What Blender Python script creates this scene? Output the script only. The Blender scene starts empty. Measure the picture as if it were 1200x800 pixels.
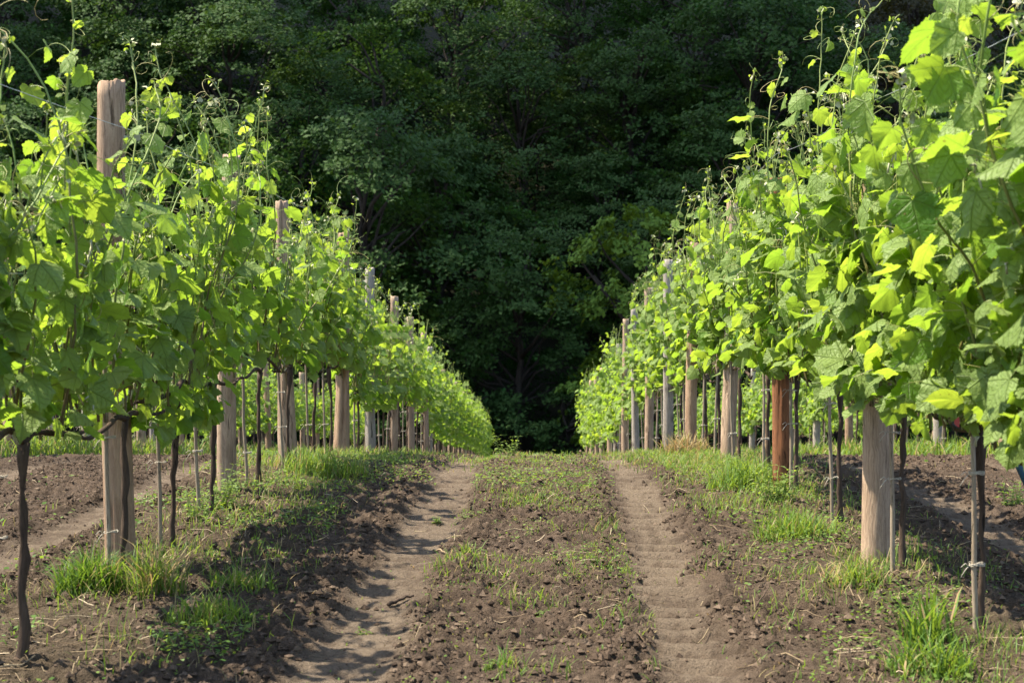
import bpy, math, random
import numpy as np
from mathutils import Vector

RS = np.random.RandomState(7)
random.seed(7)
SC = bpy.context.scene
COL = SC.collection
R = math.radians

# ------------------------------------------------------------------ camera, world, sun, exposure
CAM_H = 1.28
cam_data = bpy.data.cameras.new("camera")
cam = bpy.data.objects.new("camera", cam_data)
COL.objects.link(cam)
cam.location = (0, 0, CAM_H)
cam.rotation_euler = (R(90 - 2.23), 0, R(0.53))
cam_data.sensor_width = 36
cam_data.lens = 50
cam_data.clip_start = 0.05
cam_data.clip_end = 3000
cam_data.dof.use_dof = True
cam_data.dof.focus_distance = 8.5
cam_data.dof.aperture_fstop = 5.6
SC.camera = cam

SUN_AZ = R(10)       # how far the sun stands in front of "straight left"
SUN_EL = R(61)
S = Vector((-math.cos(SUN_AZ) * math.cos(SUN_EL), math.sin(SUN_AZ) * math.cos(SUN_EL), math.sin(SUN_EL)))
world = bpy.data.worlds.new("World")
SC.world = world
world.use_nodes = True
wn = world.node_tree
wn.nodes.clear()
sky = wn.nodes.new("ShaderNodeTexSky")
sky.sky_type = 'NISHITA'
sky.sun_disc = False
sky.sun_elevation = SUN_EL
sky.sun_rotation = math.atan2(S.x, S.y)
sky.air_density = 1.0
sky.dust_density = 1.5
bg = wn.nodes.new("ShaderNodeBackground")
bg.inputs["Strength"].default_value = 0.115
wo = wn.nodes.new("ShaderNodeOutputWorld")
wn.links.new(sky.outputs[0], bg.inputs[0])
wn.links.new(bg.outputs[0], wo.inputs[0])

sun_data = bpy.data.lights.new("sun", 'SUN')
sun_data.energy = 4.6
sun_data.angle = R(0.53)
sun_data.color = (1.0, 0.91, 0.74)
sun = bpy.data.objects.new("sun", sun_data)
sun.rotation_euler = S.to_track_quat('Z', 'Y').to_euler()
sun.location = (-40, 10, 60)
COL.objects.link(sun)

SC.view_settings.view_transform = 'Standard'
SC.view_settings.look = 'None'
SC.view_settings.gamma = 1
SC.view_settings.use_curve_mapping = False
SC.view_settings.exposure = 1.72
SC.render.engine = 'CYCLES'
cy = SC.cycles
cy.max_bounces = 8
cy.diffuse_bounces = 5
cy.glossy_bounces = 2
cy.transmission_bounces = 4
cy.transparent_max_bounces = 4
cy.caustics_reflective = False
cy.caustics_refractive = False
cy.use_denoising = True
try:
    cy.denoiser = 'OPENIMAGEDENOISE'
except Exception:
    pass

# ------------------------------------------------------------------ helpers
class MB:
    """collects verts/faces with per-vertex 'var' (float) and 'luv' (vector); builds ONE mesh object"""
    def __init__(self):
        self.v = []; self.n = 0; self.f = []; self.var = []; self.luv = []
    def add(self, v, faces, mi=0, var=0.5, luv=None):
        v = np.asarray(v, float)
        for f in faces:
            f = np.asarray(f, int)
            if f.size:
                self.f.append((f + self.n, mi))
        self.v.append(v); self.n += len(v)
        self.var.append(np.broadcast_to(np.asarray(var, float), (len(v),)))
        self.luv.append(np.zeros((len(v), 3)) if luv is None else luv)
    def mesh(self, name, mats, smooth=True):
        me = bpy.data.meshes.new(name)
        v = np.concatenate(self.v).astype(np.float32)
        loops = np.concatenate([f.ravel() for f, _ in self.f]).astype(np.int32)
        tot = np.concatenate([np.full(len(f), f.shape[1]) for f, _ in self.f]).astype(np.int32)
        mi = np.concatenate([np.full(len(f), m) for f, m in self.f]).astype(np.int32)
        start = np.concatenate([[0], np.cumsum(tot)[:-1]]).astype(np.int32)
        me.vertices.add(len(v)); me.vertices.foreach_set("co", v.ravel())
        me.loops.add(len(loops)); me.loops.foreach_set("vertex_index", loops)
        me.polygons.add(len(tot))
        me.polygons.foreach_set("loop_start", start)
        me.polygons.foreach_set("loop_total", tot)
        me.polygons.foreach_set("material_index", mi)
        me.polygons.foreach_set("use_smooth", np.full(len(tot), smooth, dtype=bool))
        a = me.attributes.new("var", 'FLOAT', 'POINT')
        a.data.foreach_set("value", np.concatenate(self.var).astype(np.float32))
        b = me.attributes.new("luv", 'FLOAT_VECTOR', 'POINT')
        b.data.foreach_set("vector", np.concatenate(self.luv).astype(np.float32).ravel())
        for m in mats:
            me.materials.append(m)
        me.update(calc_edges=True)
        return me

def link(name, data, parent=None, loc=None):
    o = bpy.data.objects.new(name, data)
    COL.objects.link(o)
    if parent is not None:
        o.parent = parent
    if loc is not None:
        o.location = loc
    return o

def tag(o, label=None, cat=None, group=None, kind=None):
    if label: o["label"] = label
    if cat: o["category"] = cat
    if group: o["group"] = group
    if kind: o["kind"] = kind
    return o

def unit(v):
    v = np.asarray(v, float)
    return v / (np.linalg.norm(v) + 1e-9)

def tube(pts, rad, n=6, cap=True, jitter=0.0, rs=RS):
    """returns verts, [quads, tris] for a tube along pts"""
    pts = np.asarray(pts, float); m = len(pts)
    rad = np.broadcast_to(np.asarray(rad, float), (m,))
    t = np.gradient(pts, axis=0)
    t /= (np.linalg.norm(t, axis=1, keepdims=True) + 1e-9)
    ref = np.array([0.0, 0, 1.0]) if abs(t[:, 2]).mean() < 0.8 else np.array([1.0, 0, 0])
    a = np.cross(t, ref); a /= (np.linalg.norm(a, axis=1, keepdims=True) + 1e-9)
    b = np.cross(t, a)
    ang = np.arange(n) * 2 * math.pi / n
    rr = rad[:, None] * (1 + (rs.uniform(-jitter, jitter, (m, n)) if jitter else 0))
    v = pts[:, None, :] + rr[:, :, None] * (np.cos(ang)[None, :, None] * a[:, None, :] + np.sin(ang)[None, :, None] * b[:, None, :])
    v = v.reshape(-1, 3)
    i = np.arange(m - 1)[:, None] * n; j = np.arange(n)[None, :]; k = (j + 1) % n
    q = np.stack([i + j, i + k, i + n + k, i + n + j], -1).reshape(-1, 4)
    faces = [q]
    if cap:
        v = np.vstack([v, pts[0], pts[-1]])
        c0, c1 = m * n, m * n + 1
        jj = np.arange(n); kk = (jj + 1) % n
        faces.append(np.stack([np.full(n, c0), kk, jj], -1))
        faces.append(np.stack([np.full(n, c1), (m - 1) * n + jj, (m - 1) * n + kk], -1))
    return v, faces

def _hash(ix, iy, seed):
    h = (ix.astype(np.int64) * 374761393 + iy.astype(np.int64) * 668265263 + seed * 1274126177) & 0xffffffff
    h = ((h ^ (h >> 13)) * 1274126177) & 0xffffffff
    return ((h ^ (h >> 16)) & 0xffffff) / float(0xffffff)

def vnoise(x, y, seed=0):
    ix = np.floor(x); iy = np.floor(y); fx = x - ix; fy = y - iy
    ux = fx * fx * fx * (fx * (fx * 6 - 15) + 10); uy = fy * fy * fy * (fy * (fy * 6 - 15) + 10)
    a = _hash(ix, iy, seed); b = _hash(ix + 1, iy, seed); c = _hash(ix, iy + 1, seed); d = _hash(ix + 1, iy + 1, seed)
    return (a * (1 - ux) + b * ux) * (1 - uy) + (c * (1 - ux) + d * ux) * uy

def fbm(x, y, oct=4, seed=0):
    s = 0; amp = 0.5; tot = 0
    for o in range(oct):
        s = s + amp * vnoise(x * 2.03 ** o + 17.3 * o, y * 2.03 ** o - 9.1 * o, seed + o); tot += amp; amp *= 0.55
    return s / tot

def sstep(a, b, x):
    t = np.clip((x - a) / (b - a), 0, 1)
    return t * t * (3 - 2 * t)

# ------------------------------------------------------------------ materials
def new_mat(name):
    m = bpy.data.materials.new(name); m.use_nodes = True
    nt = m.node_tree; nt.nodes.clear()
    return m, nt

class N:
    def __init__(self, nt): self.nt = nt
    def node(self, t, **kw):
        n = self.nt.nodes.new(t)
        for k, v in kw.items(): setattr(n, k, v)
        return n
    def set(self, sock, v):
        if hasattr(v, "is_output"): self.nt.links.new(v, sock)
        elif v is not None: sock.default_value = v
    def math(self, op, a, b=None, c=None, clamp=False):
        n = self.node("ShaderNodeMath", operation=op); n.use_clamp = clamp
        self.set(n.inputs[0], a)
        if b is not None: self.set(n.inputs[1], b)
        if c is not None: self.set(n.inputs[2], c)
        return n.outputs[0]
    def mix(self, f, a, b, blend='MIX'):
        n = self.node("ShaderNodeMix", data_type='RGBA', blend_type=blend)
        self.set(n.inputs[0], f); self.set(n.inputs[6], a); self.set(n.inputs[7], b)
        return n.outputs[2]
    def attr(self, name, out="Fac"):
        n = self.node("ShaderNodeAttribute"); n.attribute_name = name
        return n.outputs[out]
    def noise(self, vec, scale, detail=4, rough=0.55, out=0):
        n = self.node("ShaderNodeTexNoise")
        if vec is not None: self.nt.links.new(vec, n.inputs["Vector"])
        n.inputs["Scale"].default_value = scale; n.inputs["Detail"].default_value = detail
        n.inputs["Roughness"].default_value = rough
        return n.outputs[out]
    def ramp(self, f, stops):
        n = self.node("ShaderNodeValToRGB")
        e = n.color_ramp.elements
        while len(e) > 1: e.remove(e[-1])
        e[0].position = stops[0][0]; e[0].color = c4(stops[0][1])
        for p, c in stops[1:]:
            q = e.new(p); q.color = c4(c)
        self.nt.links.new(f, n.inputs[0])
        return n.outputs[0]
    def coord(self, out="Object"):
        return self.node("ShaderNodeTexCoord").outputs[out]
    def scale(self, vec, s):
        n = self.node("ShaderNodeMapping"); self.nt.links.new(vec, n.inputs[0])
        n.inputs["Scale"].default_value = s
        return n.outputs[0]
    def bump(self, h, strength, dist=0.02, normal=None):
        n = self.node("ShaderNodeBump"); n.inputs["Strength"].default_value = strength; n.inputs["Distance"].default_value = dist
        self.nt.links.new(h, n.inputs["Height"])
        if normal is not None: self.nt.links.new(normal, n.inputs["Normal"])
        return n.outputs[0]
    def bsdf(self, col, rough=0.8, spec=0.3, normal=None):
        n = self.node("ShaderNodeBsdfPrincipled")
        self.set(n.inputs["Base Color"], col); self.set(n.inputs["Roughness"], rough)
        n.inputs["Specular IOR Level"].default_value = spec
        if normal is not None: self.nt.links.new(normal, n.inputs["Normal"])
        return n.outputs[0]
    def out(self, s):
        n = self.node("ShaderNodeOutputMaterial"); self.nt.links.new(s, n.inputs[0])

def c4(c): return (*c, 1.0) if len(c) == 3 else c

def leaf_material(name, dark, mid, light, under, trans_a, trans_b, tfac=0.45, veins=True, rough=0.42, spec=0.45):
    m, nt = new_mat(name); g = N(nt)
    var = g.attr("var")
    base = g.ramp(var, [(0.0, dark), (0.5, mid), (0.95, light)])
    trans = g.ramp(var, [(0.0, trans_a), (1.0, trans_b)])
    luv = g.attr("luv", "Vector")
    nz = g.noise(g.scale(luv, (1, 1, 1)), 5.0, 3)
    base = g.mix(g.math('MULTIPLY', nz, 0.5 if veins else 0.1), base, c4(dark))
    if not veins:                                            # every tree has its own green
        oi = g.node("ShaderNodeObjectInfo")
        hsv = g.node("ShaderNodeHueSaturation")
        g.set(hsv.inputs["Hue"], g.math('ADD', 0.475, g.math('MULTIPLY', oi.outputs["Random"], 0.045)))
        rr = g.math('FRACT', g.math('MULTIPLY', oi.outputs["Random"], 7.31))
        g.set(hsv.inputs["Value"], g.math('ADD', 0.62, g.math('MULTIPLY', rr, 0.75)))
        g.set(hsv.inputs["Color"], base); base = hsv.outputs[0]
    if veins:
        sp = g.node("ShaderNodeSeparateXYZ"); nt.links.new(luv, sp.inputs[0])
        x, y = sp.outputs[0], sp.outputs[1]
        ang = g.math('ARCTAN2', x, y)
        pp = g.math('PINGPONG', ang, R(26))
        r = g.math('SQRT', g.math('ADD', g.math('MULTIPLY', x, x), g.math('MULTIPLY', y, y)))
        d = g.math('MULTIPLY', r, g.math('SINE', pp))
        vein = g.math('SUBTRACT', 1.0, g.math('DIVIDE', d, 0.03), clamp=True)
        # side veins: herring-bone off the main ones
        hb = g.math('PINGPONG', g.math('ADD', r, g.math('MULTIPLY', pp, -0.55)), 0.085)
        sv = g.math('MULTIPLY', g.math('SUBTRACT', 1.0, g.math('DIVIDE', hb, 0.02), clamp=True), 0.45)
        vein = g.math('MAXIMUM', vein, sv)
        base = g.mix(g.math('MULTIPLY', vein, 0.6), base, c4(under))
        trans = g.mix(g.math('MULTIPLY', vein, 0.4), trans, c4(dark))
        sz_ = g.noise(luv, 9.0, 2)
        spot = g.math('MULTIPLY', g.ramp(sz_, [(0.68, (0, 0, 0)), (0.74, (1, 1, 1))]), 0.8)
        base = g.mix(spot, base, c4((.16, .11, .04))); trans = g.mix(spot, trans, c4((.14, .09, .02)))
        bmp = g.bump(g.math('ADD', g.math('MULTIPLY', vein, -0.6), nz), 0.9, 0.010)
    else:
        bmp = g.bump(nz, 0.3, 0.006)
    geo = g.node("ShaderNodeNewGeometry")
    base = g.mix(geo.outputs["Backfacing"], base, c4(under))
    p = g.bsdf(base, rough, spec, bmp)
    t = g.node("ShaderNodeBsdfTranslucent"); g.set(t.inputs[0], trans)
    mx = g.node("ShaderNodeMixShader"); mx.inputs[0].default_value = tfac
    nt.links.new(p, mx.inputs[1]); nt.links.new(t.outputs[0], mx.inputs[2])
    g.out(mx.outputs[0])
    return m

M = {}
M['vine_leaf'] = leaf_material("vine_leaf", (.050, .135, .014), (.115, .220, .028), (.20, .29, .045), (.19, .27, .075),
                               (.25, .43, .03), (.44, .56, .05), 0.48, rough=0.5, spec=0.24)
M['wood_leaf'] = leaf_material("wood_leaf", (.013, .045, .010), (.034, .100, .018), (.085, .165, .028), (.04, .08, .02),
                               (.025, .06, .01), (.06, .10, .012), 0.28, veins=False, rough=0.6, spec=0.08)
M['bright_leaf'] = leaf_material("bright_leaf", (.05, .13, .012), (.12, .25, .02), (.20, .35, .03), (.11, .19, .03),
                                 (.07, .13, .012), (.13, .18, .015), 0.3, veins=False, rough=0.6, spec=0.08)
M['brown_leaf'] = leaf_material("brown_leaf", (.035, .05, .016), (.085, .085, .03), (.16, .12, .045), (.045, .045, .025),
                                (.05, .06, .01), (.09, .08, .015), 0.28, veins=False, rough=0.6, spec=0.08)

def grass_material():
    m, nt = new_mat("grass_blade"); g = N(nt)
    var = g.attr("var")
    base = g.ramp(var, [(0.0, (.035, .085, .015)), (0.35, (.08, .16, .025)), (0.62, (.15, .22, .045)), (0.74, (.30, .26, .12)), (1.0, (.36, .25, .13))])
    p = g.bsdf(base, 0.55, 0.25)
    t = g.node("ShaderNodeBsdfTranslucent")
    g.set(t.inputs[0], g.ramp(var, [(0.0, (.10, .22, .015)), (0.6, (.32, .42, .04)), (0.75, (.35, .28, .1)), (1.0, (.38, .22, .1))]))
    mx = g.node("ShaderNodeMixShader"); mx.inputs[0].default_value = 0.4
    nt.links.new(p, mx.inputs[1]); nt.links.new(t.outputs[0], mx.inputs[2]); g.out(mx.outputs[0])
    return m
M['grass'] = grass_material()

def cane_material():
    m, nt = new_mat("cane_green"); g = N(nt)
    col = g.ramp(g.attr("var"), [(0.0, (.09, .055, .03)), (0.35, (.14, .13, .04)), (0.7, (.18, .26, .06)), (1.0, (.30, .24, .10))])
    g.out(g.bsdf(col, 0.5, 0.3)); return m
M['cane'] = cane_material()

def flat(name, col, rough=0.7, spec=0.3, noise=0.35, sc=30):
    m, nt = new_mat(name); g = N(nt)
    nz = g.noise(g.coord(), sc, 4)
    c = g.mix(g.math('MULTIPLY', nz, noise), c4(col), c4(tuple(x * 0.35 for x in col)))
    g.out(g.bsdf(c, rough, spec, g.bump(nz, 0.3, 0.004))); return m
M['twine'] = flat("twine", (.44, .40, .33), 0.8, 0.2, 0.3, 200)
M['blue'] = flat("blue_plastic", (.03, .10, .18), 0.5, 0.5, 0.3, 20)
M['red'] = flat("red_plastic", (.45, .05, .035), 0.4, 0.5, 0.2, 20)
M['bud'] = flat("young_leaf", (.40, .40, .26), 0.8, 0.2, 0.3, 150)
M['dry'] = flat("dry_plant", (.38, .27, .15), 0.8, 0.2, 0.5, 60)

def metal():
    m, nt = new_mat("galvanised_wire"); g = N(nt)
    n = g.node("ShaderNodeBsdfPrincipled")
    n.inputs["Base Color"].default_value = (.42, .43, .45, 1); n.inputs["Roughness"].default_value = 0.45; n.inputs["Metallic"].default_value = 0.6
    g.out(n.outputs[0]); return m
M['wire'] = metal()

def wood(name, a, b, dark, grain=60, knots=True, bumpd=0.006):
    m, nt = new_mat(name); g = N(nt)
    co = g.coord()
    oi = g.node("ShaderNodeObjectInfo")
    add = g.node("ShaderNodeVectorMath", operation='ADD'); nt.links.new(co, add.inputs[0])
    sc = g.node("ShaderNodeVectorMath", operation='SCALE'); nt.links.new(oi.outputs["Location"], sc.inputs[0]); sc.inputs["Scale"].default_value = 3.7
    nt.links.new(sc.outputs[0], add.inputs[1])
    v = add.outputs[0]
    dist = g.noise(v, 5, 2, out=1)
    dv = g.node("ShaderNodeVectorMath", operation='MULTIPLY_ADD'); nt.links.new(dist, dv.inputs[0]); dv.inputs[1].default_value = (.05, .05, .0); nt.links.new(v, dv.inputs[2])
    v2 = dv.outputs[0]
    st = g.noise(g.scale(v2, (1, 1, 0.05)), grain * 2.2, 6, 0.7)
    big = g.noise(g.scale(v, (1, 1, 0.35)), 9, 5, .65)
    crack = g.noise(g.scale(v2, (1, 1, 0.035)), grain * 0.9, 4, .6)
    fine = g.noise(v, 150, 3)
    col = g.mix(g.ramp(big, [(0.36, (0, 0, 0)), (0.64, (1, 1, 1))]), c4(a), c4(b))
    col = g.mix(g.math('MULTIPLY', g.ramp(st, [(0.36, (1, 1, 1)), (0.60, (0, 0, 0))]), 0.6), col, c4(dark))
    col = g.mix(g.math('MULTIPLY', fine, 0.35), col, c4(dark))
    cr = g.ramp(crack, [(0.33, (1, 1, 1)), (0.38, (0, 0, 0))])
    col = g.mix(g.math('MULTIPLY', cr, 0.8), col, c4(tuple(x * 0.35 for x in dark)))
    if knots:
        vo = g.node("ShaderNodeTexVoronoi"); nt.links.new(g.scale(v, (1, 1, 0.55)), vo.inputs["Vector"]); vo.inputs["Scale"].default_value = 6.5
        kn = g.ramp(vo.outputs["Distance"], [(0.08, (1, 1, 1)), (0.20, (0, 0, 0))])
        col = g.mix(g.math('MULTIPLY', kn, 0.7), col, c4(tuple(x * 0.6 for x in dark)))
        h = g.math('SUBTRACT', st, g.math('ADD', g.math('MULTIPLY', cr, 0.9), g.math('MULTIPLY', kn, 0.5)))
    else:
        h = g.math('SUBTRACT', st, cr)
    g.out(g.bsdf(col, 0.85, 0.15, g.bump(h, 0.8, bumpd))); return m

M['post_grey'] = wood("weathered_post", (.54, .40, .285), (.37, .265, .185), (.14, .09, .06))
M['post_tan'] = wood("tan_post", (.50, .355, .24), (.36, .235, .155), (.15, .09, .055))
M['post_red'] = wood("red_brown_post", (.36, .15, .07), (.22, .10, .05), (.07, .035, .022), 45)
M['post_silver'] = wood("silver_post", (.46, .41, .36), (.33, .285, .24), (.13, .11, .09))
M['stake'] = wood("stake_wood", (.40, .33, .25), (.30, .235, .17), (.13, .10, .07), 90, False, 0.002)
M['vine_bark'] = wood("vine_bark", (.13, .09, .065), (.08, .056, .042), (.028, .02, .016), 55, False, 0.008)
M['tree_bark'] = wood("tree_bark", (.06, .048, .038), (.04, .032, .026), (.015, .012, .01), 5, False, 0.05)

def soil_material():
    m, nt = new_mat("vineyard_soil"); g = N(nt)
    co = g.coord()
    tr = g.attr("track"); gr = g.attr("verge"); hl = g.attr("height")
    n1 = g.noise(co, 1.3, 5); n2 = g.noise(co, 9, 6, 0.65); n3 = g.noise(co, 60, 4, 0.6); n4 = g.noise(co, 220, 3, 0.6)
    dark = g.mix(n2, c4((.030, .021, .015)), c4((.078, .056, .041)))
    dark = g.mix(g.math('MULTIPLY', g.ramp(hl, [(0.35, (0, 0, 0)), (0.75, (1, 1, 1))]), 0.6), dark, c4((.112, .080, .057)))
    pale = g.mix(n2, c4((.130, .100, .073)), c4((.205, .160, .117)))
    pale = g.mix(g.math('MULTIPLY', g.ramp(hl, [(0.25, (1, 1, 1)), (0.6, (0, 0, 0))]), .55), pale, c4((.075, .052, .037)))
    tf = g.math('MULTIPLY', tr, g.ramp(n1, [(0.3, (.55, .55, .55)), (0.6, (1, 1, 1))]))
    col = g.mix(tf, dark, pale)
    col = g.mix(g.math('MULTIPLY', gr, 0.35), col, c4((.07, .06, .03)))
    sp = g.ramp(n3, [(0.30, (0, 0, 0)), (0.72, (1, 1, 1))])
    col = g.mix(g.math('MULTIPLY', sp, 0.30), col, c4((.15, .108, .078)))
    sp2 = g.ramp(n4, [(0.70, (0, 0, 0)), (0.76, (1, 1, 1))])
    col = g.mix(g.math('MULTIPLY', sp2, 0.35), col, c4((.30, .25, .19)))
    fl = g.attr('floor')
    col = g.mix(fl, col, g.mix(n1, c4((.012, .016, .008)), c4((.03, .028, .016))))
    b = g.bump(n3, 1.0, 0.03)
    b = g.bump(n4, 0.9, 0.010, b)
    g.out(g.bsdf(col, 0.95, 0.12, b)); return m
M['soil'] = soil_material()

def simple_var(name, stops, rough=0.9):
    m, nt = new_mat(name); g = N(nt)
    nz = g.noise(g.coord(), 70, 4)
    col = g.mix(g.math('MULTIPLY', nz, 0.5), g.ramp(g.attr("var"), stops), c4((.05, .035, .025)))
    g.out(g.bsdf(col, rough, 0.12, g.bump(nz, 0.7, 0.01))); return m
M['clod'] = simple_var("soil_clod", [(0, (.035, .024, .017)), (0.6, (.085, .059, .042)), (1, (.15, .11, .08))])
M['straw'] = simple_var("straw", [(0, (.16, .11, .07)), (0.6, (.34, .26, .16)), (1, (.52, .43, .30))], 0.7)

# ------------------------------------------------------------------ terrain
ROWS = {'L3': -8.6, 'L2': -5.2, 'L1': -1.74, 'R1': 1.62, 'R2': 5.0, 'R3': 8.4}
TRACKS = [-0.53, 0.66, -2.42, -3.6, 2.45, 3.62]
_py = [-20, 0, 8.5, 10, 11, 12, 13, 15, 17.5, 19.4, 23.8, 27, 35, 45, 56, 62, 66, 70, 80, 100, 130, 170, 260, 700]
_pz = [-.2, 0, 0, -.03, -.09, -.19, -.30, -.55, -.85, -1.07, -1.6, -2.02, -3.0, -4.25, -5.7, -6.7, -7.5, -7.2, -1.0, 13, 31, 44, 52, 56]
_fy = np.linspace(-20, 700, 14401)
_fz = np.interp(_fy, _py, _pz)
_k = np.hanning(41); _k /= _k.sum()
_fs = np.convolve(np.pad(_fz, 20, mode='edge'), _k, mode='valid')
def base_z(x, y):
    z = np.interp(y, _fy, _fs)
    far = sstep(64, 95, y)
    z = z + far * (6 * (fbm(x * .03, y * .03, 3, 5) - .5) - np.clip(x - 12, 0, 60) * 0.10 + np.clip(-x - 5, 0, 60) * 0.12)
    return z

def tracks(x, y):
    tm = np.zeros_like(x); bm = np.zeros_like(x); rt = np.zeros_like(x)
    w = .035 * np.sin(y * .9) + .03 * np.sin(y * .37 + 1)
    for i, c in enumerate(TRACKS):
        sl = (.024 * (y - 7.2) if i == 0 else .026 * (y - 7.2) if i == 1 else 0) * (y < 16)
        d = np.abs(x - c - w - sl) / (.15 if i == 0 else .125) + .8 * (fbm(x * 5, y * 3, 3, 31) - .5)
        t = sstep(1.5, .55, d)
        tm = np.maximum(tm, t)
        bm = np.maximum(bm, np.exp(-((d - 1.95) / .5) ** 2))
        rt = np.maximum(rt, t * (1.0 if i in (1, 4) else 0.4))
    return tm, bm, rt

def verge(x):
    v = np.zeros_like(x)
    for r in ROWS.values():
        v = np.maximum(v, np.exp(-((x - r) / .42) ** 2))
    return v

def ground_z(x, y, fine=True, full=False):
    x = np.asarray(x, float); y = np.asarray(y, float)
    near = sstep(60, 50, y) * sstep(14, 11, np.abs(x))
    tm, bm, rt = tracks(x, y)
    vg = verge(x)
    z = base_z(x, y) + near * (-.026 * tm + .014 * bm + .04 * vg)
    lump = fbm(x * 6, y * 6, 4, 3); l2 = fbm(x * 19, y * 19, 4, 11); l3 = np.abs(fbm(x * 11, y * 11, 3, 23) - .5) * 2
    loose = near * (1 - .9 * tm)
    l4 = fbm(x * 38, y * 38, 3, 57)
    rough = .35 + .65 * np.clip(bm + sstep(.45, .6, fbm(x * 1.3, y * 1.3, 3, 88)), 0, 1)
    z = z + loose * (.036 * (lump - .5) + (rough * (.062 * (l2 - .5) + .055 * (l4 - .5) + .030 * l3 * (1 - .5 * vg)) if fine else 0))
    tread = np.sin(2 * math.pi * (y + .02 * np.sin(x * 9)) / .20 + 2.5 * (fbm(x * 2, y * 2, 2, 9) - .5))
    side = np.exp(-((x - .42) / .16) ** 2) * .5
    z = z + near * (.019 * rt + .012 * side) * tread + near * .006 * tm * (fbm(x * 25, y * 25, 2, 77) - .5)
    if full:
        h = np.clip(.5 + (lump - .5) * 1.0 + (l2 - .5) * 1.3 + (l4 - .5) * 1.0 + (l3 - .3) * .5 + (.22 * rt + .12 * side) * tread, 0, 1)  # tread term paints ripple shading into the soil colour, as paler dry crests
        return z, tm * near, vg * near, h
    return z

def GZ(x, y):
    return float(ground_z(np.array([x]), np.array([y]), fine=False)[0])

def axis(core_a, core_b, step, grow, lim_a, lim_b):
    c = list(np.arange(core_a, core_b, step))
    s = step; p = core_b; hi = []
    while p < lim_b:
        hi.append(p); s *= grow; p += s
    hi.append(lim_b)
    s = step; p = core_a; lo = []
    while p > lim_a:
        s *= grow; p -= s; lo.append(max(p, lim_a))
    return np.array(lo[::-1] + c + hi)

def build_ground():
    xs = axis(-3.1, 3.1, .0155, 1.022, -320, 320)
    ys = []
    p = -30.0
    while p < 3.4: ys.append(p); p += .5 if p < 2 else .1
    p = 3.4; s = .0165
    while p < 13: ys.append(p); p += s; s = .0165 * max(1, (p / 6.5)) ** 1.4
    while p < 420: ys.append(p); s *= 1.03; p += s
    ys = np.array(ys)
    X, Y = np.meshgrid(xs, ys)
    Z, tm, vg, h = ground_z(X, Y, full=True)
    nx, ny = len(xs), len(ys)
    v = np.stack([X, Y, Z], -1).reshape(-1, 3)
    i = (np.arange(ny - 1)[:, None] * nx + np.arange(nx - 1)[None, :]).ravel()
    q = np.stack([i, i + 1, i + nx + 1, i + nx], -1)
    mb = MB(); mb.add(v, [q])
    me = mb.mesh("ground", [M['soil']])
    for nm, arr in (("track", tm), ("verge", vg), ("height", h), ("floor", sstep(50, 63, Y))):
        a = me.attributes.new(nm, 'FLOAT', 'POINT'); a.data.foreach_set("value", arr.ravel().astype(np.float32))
    o = link("ground", me)
    tag(o, "dark tilled soil with two pale wheel tracks running over a crest", "ground", kind="structure")
build_ground()

# ------------------------------------------------------------------ an added, unseen cloud whose shadow lies on the wood
def build_shade_cloud():
    rs = np.random.RandomState(3)
    m, nt = new_mat("shade_cloud"); g = N(nt)
    d = g.node("ShaderNodeBsdfDiffuse"); d.inputs[0].default_value = (.8, .8, .8, 1)
    t = g.node("ShaderNodeBsdfTranslucent"); t.inputs[0].default_value = (.5, .5, .52, 1)
    mx = g.node("ShaderNodeMixShader"); mx.inputs[0].default_value = .3
    nt.links.new(d.outputs[0], mx.inputs[1]); nt.links.new(t.outputs[0], mx.inputs[2]); g.out(mx.outputs[0])
    mb = MB(); H = 250.0
    c = np.array([0, 92, 5]) + np.array(S) * (H / S.z)
    nu, nv = 26, 14
    for k in range(54):
        p = c + np.array([rs.uniform(-66, 66), rs.uniform(-22, 34), rs.uniform(-4, 14)])
        r = rs.uniform(8, 14)
        uu, vv = np.meshgrid(np.linspace(0, 2 * math.pi, nu, endpoint=False), np.linspace(.02, math.pi - .02, nv))
        rr = r * (1 + .45 * (fbm(uu * 1.6 + k, vv * 2.1, 3, k) - .5))
        v = np.stack([rr * np.cos(uu) * np.sin(vv) * 1.25, rr * np.sin(uu) * np.sin(vv), rr * np.cos(vv) * .7], -1).reshape(-1, 3)
        i = np.arange(nv - 1)[:, None] * nu; j = np.arange(nu)[None]; kk = (j + 1) % nu
        mb.add(v, [np.stack([i + j, i + kk, i + nu + kk, i + nu + j], -1).reshape(-1, 4)])
        mb.v[-1] = mb.v[-1] + p
    tag(link("shade_cloud", mb.mesh("shade_cloud", [m])), "added unseen white cloud above the wooded slope", "shade_cloud", kind="structure")
build_shade_cloud()

# ------------------------------------------------------------------ forest on the far slope
def leaf_quads(mb, c, nrm, size, var, mi=0):
    """many small bent rhombic leaves"""
    n = len(c)
    rnd = RS.normal(size=(n, 3))
    t = np.cross(nrm, rnd); t /= (np.linalg.norm(t, axis=1, keepdims=True) + 1e-9)
    b = np.cross(nrm, t)
    s = size[:, None]
    droop = RS.uniform(-.25, .1, (n, 1)) * s
    p0 = c - t * s * .5; p1 = c + b * s * .33 + t * s * .05; p2 = c + t * s * .55 + nrm * droop; p3 = c - b * s * .33 + t * s * .05
    v = np.stack([p0, p1, p2, p3], 1).reshape(-1, 3)
    k = np.arange(n) * 4
    q = np.stack([k, k + 1, k + 2, k + 3], -1)
    mb.add(v, [q], mi, np.repeat(var, 4), np.repeat(c, 4, axis=0))

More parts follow.
